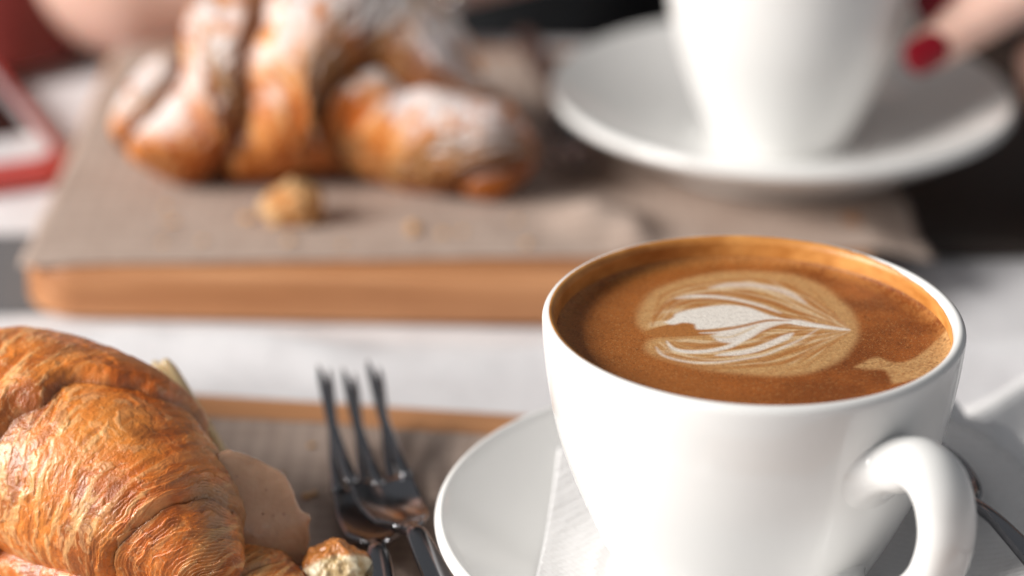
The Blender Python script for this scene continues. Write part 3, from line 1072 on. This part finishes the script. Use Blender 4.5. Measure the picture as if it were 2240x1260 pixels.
# ------------------------------------------------------------------ fillings
def slice_mesh(name, outline, th, bend, m_seed):
    """a thin slab standing in its own xz plane, bent and rippled along y"""
    O = catmull(list(outline) + [outline[0]], 91)[:-1]
    c = O.mean(0)
    ja = np.linspace(0, 2 * math.pi, len(O), endpoint=False)
    jn = fbm(np.stack([np.cos(ja) * 4, np.sin(ja) * 4, 0 * ja + m_seed], -1), 3, 90 + m_seed) - .5
    O = c + (O - c) * (1 + .16 * jn)[:, None]
    rings = np.linspace(.02, 1, 26)
    out = []
    for side in (-1, 1):
        for s in (rings if side < 0 else rings[::-1]):
            p = c + (O - c) * s
            k = 1 - max(0, (s - .965) / .035) ** 2 * .6
            y = bend(p[:, 0], p[:, 1]) + side * th / 2 * k
            out.append(np.stack([p[:, 0], y, p[:, 1]], -1))
    V = np.vstack(out)
    me = mesh_from(name, V, quads(52, 90, wrap_v=True))
    bm = bmesh.new(); bm.from_mesh(me); bmesh.ops.recalc_face_normals(bm, faces=bm.faces); bm.to_mesh(me); bm.free()
    return me


def m_meat(name, a, b, rough=0.2, sss=.3):
    m = mat(name, a, rough)
    n = N(m)
    v = n.coords()
    c = n.ramp(n.noise(v, 130, 4), [(0.35, a), (0.7, b)])
    vo = n.add("ShaderNodeTexVoronoi")
    vo.inputs["Scale"].default_value = 330
    n.link(v, vo.inputs["Vector"])
    c = n.mix(n.ramp(vo.outputs["Distance"], [(0.05, (1, 1, 1)), (0.16, (0, 0, 0))]), c, (.30, .13, .09))
    n.link(c, n.b.inputs["Base Color"])
    n.b.inputs["Subsurface Weight"].default_value = sss
    n.b.inputs["Subsurface Radius"].default_value = (1, .4, .25)
    n.b.inputs["Subsurface Scale"].default_value = .003
    n.bump(n.noise(v, 300, 5), .6, .0009)
    n.b.inputs["Coat Weight"].default_value = .6
    n.b.inputs["Coat Roughness"].default_value = .12
    return m


ham = obj("ham_slice", slice_mesh("ham_slice", [(-.014, -.006), (-.012, .008), (-.0085, .0125), (-.003, .0118), (.0025, .0085), (.0065, .0040), (.0088, -.002), (.0108, -.0045), (.0100, -.010), (.0075, -.015), (-.002, -.016), (-.010, -.014)],
                                  .0020, lambda x, z: .0010 * np.sin(x * 230 + z * 120) + 4 * z * z, 1),
          m_meat("ham", (.46, .27, .165), (.55, .345, .225)), loc=(-.0555, .5480, B1 + .0225))
ham.rotation_euler = (R(-14), 0, R(14))
tag(ham, "pale brown ham slice sticking out of the front croissant", "ham")
ch = obj("cheese_slice", slice_mesh("cheese_slice", [(-.016, .014), (-.010, .0145), (-.002, .007), (.006, -.002), (.014, -.012), (.012, -.018), (-.004, -.016), (-.015, -.006)],
                                    .0024, lambda x, z: .002 * np.sin(x * 120), 2),
         m_meat("cheese", (.66, .49, .26), (.72, .56, .32), .35), loc=(-.0730, .5800, B1 + .0240))
ch.rotation_euler = (R(-10), 0, R(-38))
tag(ch, "pale yellow cheese slice behind the front croissant", "cheese")

# ------------------------------------------------------------------ phone in a red case
ph = tag(empty("phone", (-.1405, .8165, .0), (0, 0, R(24))), "phone with a dark screen in a red case, cut off at the left edge", "phone")
MRED = mat("red_case", (.58, .085, .075), .42)
W_, L_ = .082, .155
obj("case", rounded_slab("case", round_rect(-W_ / 2, L_ / 2, W_, L_, .011, 10), 0, .0085, .0022, 4), MRED, ph)
fr = obj("front_panel", rounded_slab("front_panel", round_rect(-W_ / 2, L_ / 2, W_ - .009, L_ - .009, .008, 10), .0080, .0092, .0004, 2), mat("white_glass", (.78, .77, .79), .12), ph)
obj("screen", rounded_slab("screen", round_rect(-W_ / 2, L_ / 2 + .002, W_ - .015, L_ - .046, .001, 3), .00905, .00945, .0001, 1), mat("dark_screen", (.012, .012, .010), .12), fr)
obj("home_button", rounded_slab("home_button", round_rect(-W_ / 2, .0145, .011, .011, .0054, 8), .00905, .00960, .0002, 2), mat("button", (.7, .69, .71), .3), fr)

# ------------------------------------------------------------------ red bag and grey scarf behind the phone
bag = tag(empty("handbag", (-.240, .968, 0.0), (0, 0, R(-22))), "dark red leather handbag at the upper left behind the phone", "handbag")
MBAG = mat("red_leather", (.16, .018, .014), .45)
nb = N(MBAG)
nb.bump(nb.noise(nb.coords(), 330, 4), .4, .0006)


def bag_body():
    nz, na = 40, 96
    V = []
    for k in range(nz):
        t = k / (nz - 1)
        z = .0 + .105 * t
        wx = .092 * (1 - .18 * t) * (min(1, (t + .015) / .06) ** .5) 
        wy = .042 * (1 - .55 * t) * (min(1, (t + .015) / .06) ** .5)
        a = np.linspace(0, 2 * math.pi, na, endpoint=False)
        sx = np.sign(np.cos(a)) * np.abs(np.cos(a)) ** .45
        sy = np.sign(np.sin(a)) * np.abs(np.sin(a)) ** .6
        V.append(np.stack([wx * sx, wy * sy + .003 * np.sin(a * 3 + t * 9), np.full(na, z)], -1))
    F = quads(nz, na, wrap_v=True)[:, ::-1].tolist() + [list(range(na)), list(range((nz - 1) * na, nz * na))[::-1]]
    me = mesh_from("body", np.vstack(V), F)
    bm = bmesh.new(); bm.from_mesh(me); bmesh.ops.recalc_face_normals(bm, faces=bm.faces); bm.to_mesh(me); bm.free()
    return me


obj("body", bag_body(), MBAG, bag)
obj("carry_strap", tube("carry_strap", catmull([(-.05, 0, .10), (-.05, .012, .125), (0, .03, .135), (.05, .012, .125), (.05, 0, .10)], 40), .006, 12, up=(0, 1, 0)), MBAG, bag)

MGREY = mat("grey_wool", (.20, .20, .21), .95)
ng = N(MGREY)
ng.bump(ng.noise(ng.coords(), 500, 3), .6, .001)
sc = obj("scarf", lump("scarf", .052, .022, .026, 9, .22, (.2, .2, .2), (.2, .2, .2), MGREY, floor=-.016), MGREY, loc=(-.158, 1.000 - .045, .0165))
sc.rotation_euler = (0, 0, R(12))
tag(sc, "crumpled grey wool scarf between the red bag and the elbow", "scarf")

# ------------------------------------------------------------------ the person across the table
def capsules(segs, name):
    bm = bmesh.new()
    for p, q, r0, r1 in segs:
        p, q = Vector(p), Vector(q)
        L = max((q - p).length, 1e-5)
        d = (q - p).normalized()
        rot = d.to_track_quat('Z', 'Y').to_matrix()
        nA, nB = 20, 7
        rings = []
        for k in range(nB):
            a = math.pi / 2 * (1 - k / (nB - 1)) if nB > 1 else 0
            rings.append((-r0 * math.sin(a), max(r0 * math.cos(a), 1e-5)))
        for k in range(nB):
            a = math.pi / 2 * (k / (nB - 1))
            rings.append((L + r1 * math.sin(a), max(r1 * math.cos(a), 1e-5)))
        prev = None
        for z, rr in rings:
            ring = [bm.verts.new(p + rot @ Vector((rr * math.cos(2 * math.pi * i / nA), rr * math.sin(2 * math.pi * i / nA), z))) for i in range(nA)]
            if prev:
                for i in range(nA):
                    bm.faces.new((prev[i], prev[(i + 1) % nA], ring[(i + 1) % nA], ring[i]))
            else:
                bm.faces.new(ring[::-1])
            prev = ring
        bm.faces.new(prev)
    me = bpy.data.meshes.new(name)
    bm.to_mesh(me); bm.free()
    return me


def chain(pts):
    return [(pts[k][:3], pts[k + 1][:3], pts[k][3], pts[k + 1][3]) for k in range(len(pts) - 1)]


SK = mat("skin", (.66, .40, .30), .45)
ns = N(SK)
ns.b.inputs["Subsurface Weight"].default_value = .25
ns.b.inputs["Subsurface Radius"].default_value = (1, .35, .2)
ns.b.inputs["Subsurface Scale"].default_value = .006
vv = ns.coords()
ns.link(ns.ramp(ns.noise(vv, 28, 4), [(0.3, (.70, .42, .33)), (.7, (.80, .54, .45))]), ns.b.inputs["Base Color"])
ns.bump(ns.noise(vv, 420, 4), .25, .0006)

per = tag(empty("person", (.02, 1.25, -.30)), "person in dark clothes with red nails holding the rear cup, forearm on the table", "person")
body = []
# arm resting on the table, at the left of the picture
body += chain([(-.215, 1.235, .30, .052), (-.185, 1.08, .15, .046), (-.138, .948, .0425, .043)])
body += chain([(-.138, .948, .0425, .043), (-.085, .955, .0430, .0425), (-.030, .982, .0440, .036), (.095, 1.035, .050, .025)])
body += chain([(.095, 1.035, .050, .025), (.135, 1.045, .050, .024), (.165, 1.048, .048, .019)])
for k, dy in enumerate((-.022, -.008, .007, .021)):
    body += chain([(.150, 1.046 + dy, .050, .010), (.195 - .004 * k, 1.050 + dy, .046, .0085), (.215 - .004 * k, 1.048 + dy, .026, .0078), (.203, 1.046 + dy, .014, .0070)])
body += chain([(.115, 1.025, .052, .013), (.145, 1.006, .046, .0105), (.172, 1.000, .036, .0085)])
# arm that holds the cup, at the right of the picture
body += chain([(.262, 1.235, .30, .050), (.345, 1.13, .15, .043), (.352, 1.020, .055, .038), (.300, .945, .075, .033), (.232, .872, .0900, .0245)])
body += chain([(.232, .872, .0900, .0245), (.213, .851, .0860, .0235), (.192, .832, .0740, .0180)])
TH = [(.217, .848, .1000, .0140), (.186, .816, .0920, .0098), (.157, .7985, .0765, .0084), (.1245, .7905, .0590, .0070)]
IX = [(.192, .838, .0860, .0105), (.166, .822, .0920, .0092), (.146, .811, .0840, .0082), (.1285, .8030, .0705, .0070)]
MI = [(.198, .836, .0700, .0105), (.178, .8180, .0620, .0090), (.164, .8120, .0490, .0082), (.1670, .8180, .0350, .0074)]
RI = [(.203, .845, .0600, .0102), (.184, .8280, .0500, .0088), (.174, .8220, .0380, .0080), (.179, .8290, .0270, .0072)]
LI = [(.206, .852, .0540, .0092), (.186, .8400, .0420, .0080), (.176, .8340, .0320, .0072), (.184, .8400, .0240, .0064)]
for f in (TH, IX, MI, RI, LI):
    body += chain(f)
# shoulders, neck and chest under the clothes
body += chain([(-.215, 1.235, .30, .052), (-.10, 1.27, .36, .060), (.024, 1.28, .38, .062), (.15, 1.27, .36, .060), (.262, 1.235, .30, .050)])
body += chain([(.024, 1.28, .36, .058), (.024, 1.27, .47, .050)])
body += chain([(.024, 1.29, .30, .10), (.024, 1.30, .05, .09), (.024, 1.30, -.22, .10)])
ob = obj("body", capsules(body, "body"), SK, per)
ob.matrix_parent_inverse = Matrix.Translation((-.02, -1.25, .30))
md = ob.modifiers.new("skin_surface", 'REMESH'); md.mode = 'VOXEL'; md.voxel_size = .0020; md.use_smooth_shade = True
md = ob.modifiers.new("soften", 'SMOOTH'); md.factor = .5; md.iterations = 6

MCH = mat("charcoal_knit", (.035, .037, .042), .9)
nk = N(MCH)
vk = nk.coords()
nk.link(nk.ramp(nk.noise(vk, 30, 4), [(.3, (.020, .021, .024)), (.7, (.05, .053, .058))]), nk.b.inputs["Base Color"])
nk.bump(nk.noise(vk, 300, 3), .5, .001)
gar = []
gar += chain([(-.205, 1.245, .30, .075), (-.08, 1.28, .33, .095), (.13, 1.28, .33, .095), (.252, 1.245, .30, .073)])
for x in (-.11, .024, .15):
    gar += chain([(x, 1.29, .26, .115), (x, 1.29, .05, .110), (x, 1.30, -.22, .125)])
gar += chain([(-.215, 1.235, .30, .067), (-.192, 1.12, .19, .060)])
gar += chain([(.262, 1.235, .30, .065), (.338, 1.14, .165, .058)])
for x in (-.09, .14):
    gar += chain([(x, 1.27, -.24, .105), (x * 1.1, .86, -.22, .085)])
og = obj("clothing", capsules(gar, "clothing"), MCH, per)
og.matrix_parent_inverse = Matrix.Translation((-.02, -1.25, .30))
md = og.modifiers.new("cloth_surface", 'REMESH'); md.mode = 'VOXEL'; md.voxel_size = .005; md.use_smooth_shade = True
md = og.modifiers.new("soften", 'SMOOTH'); md.factor = .5; md.iterations = 12
tx = bpy.data.textures.new("wrinkles", 'CLOUDS'); tx.noise_scale = .07
md = og.modifiers.new("wrinkle", 'DISPLACE'); md.texture = tx; md.strength = .022; md.mid_level = .5

MNAIL = mat("red_nail", (.20, .003, .010), .15)


def nail(tip, prev, out, r):
    d = (Vector(tip[:3]) - Vector(prev[:3])).normalized()
    n_ = Vector(out); n_ = (n_ - d * n_.dot(d)).normalized()
    s_ = d.cross(n_)
    V = []
    nu, nv = 14, 12
    for i in range(nu):
        a = i / (nu - 1) * 2 - 1
        wdt = r * .80 * math.sqrt(max(0, 1 - abs(a) ** 3.2)) + 1e-5
        for j in range(nv):
            b = j / (nv - 1) * 2 - 1
            p = Vector(tip[:3]) + d * (r * .25 + a * r * 1.02) + s_ * (wdt * b) + n_ * (r * 1.06 * math.sqrt(1 - .62 * b * b * (wdt / r) ** 2) - max(0, a) ** 2 * r * .12)
            V.append(p)
    o = obj("fingernail", mesh_from("fingernail", [tuple(v) for v in V], quads(nu, nv)), MNAIL, per)
    o.matrix_parent_inverse = Matrix.Translation((-.02, -1.25, .30))
    m_ = o.modifiers.new("thickness", 'SOLIDIFY'); m_.thickness = .0007; m_.offset = 0
    return o


nail(TH[3], TH[2], (-.1, -.95, .25), TH[3][3])
nail(IX[3], IX[2], (-.35, -.9, .3), IX[3][3])
nail(MI[3], MI[2], (.1, -1, .1), MI[3][3])

br = tag(empty("bracelet", (-.036, .9790, .0390), (0, 0, R(21))), "silver bead bracelet around the forearm above the sugared croissant", "bracelet")
bmh = bmesh.new(); bmesh.ops.create_uvsphere(bmh, u_segments=12, v_segments=8, radius=.0036)
bme = bpy.data.meshes.new("bead"); bmh.to_mesh(bme); bmh.free()
bme.polygons.foreach_set("use_smooth", [True] * len(bme.polygons))
bme.materials.append(m_steel("silver", (.75, .74, .72), .2))
for k in range(36):
    a = 2 * math.pi * k / 36
    o = obj("bead", bme, None, br)
    o.location = (0, .0395 * math.cos(a), .0395 * math.sin(a) + .0025)
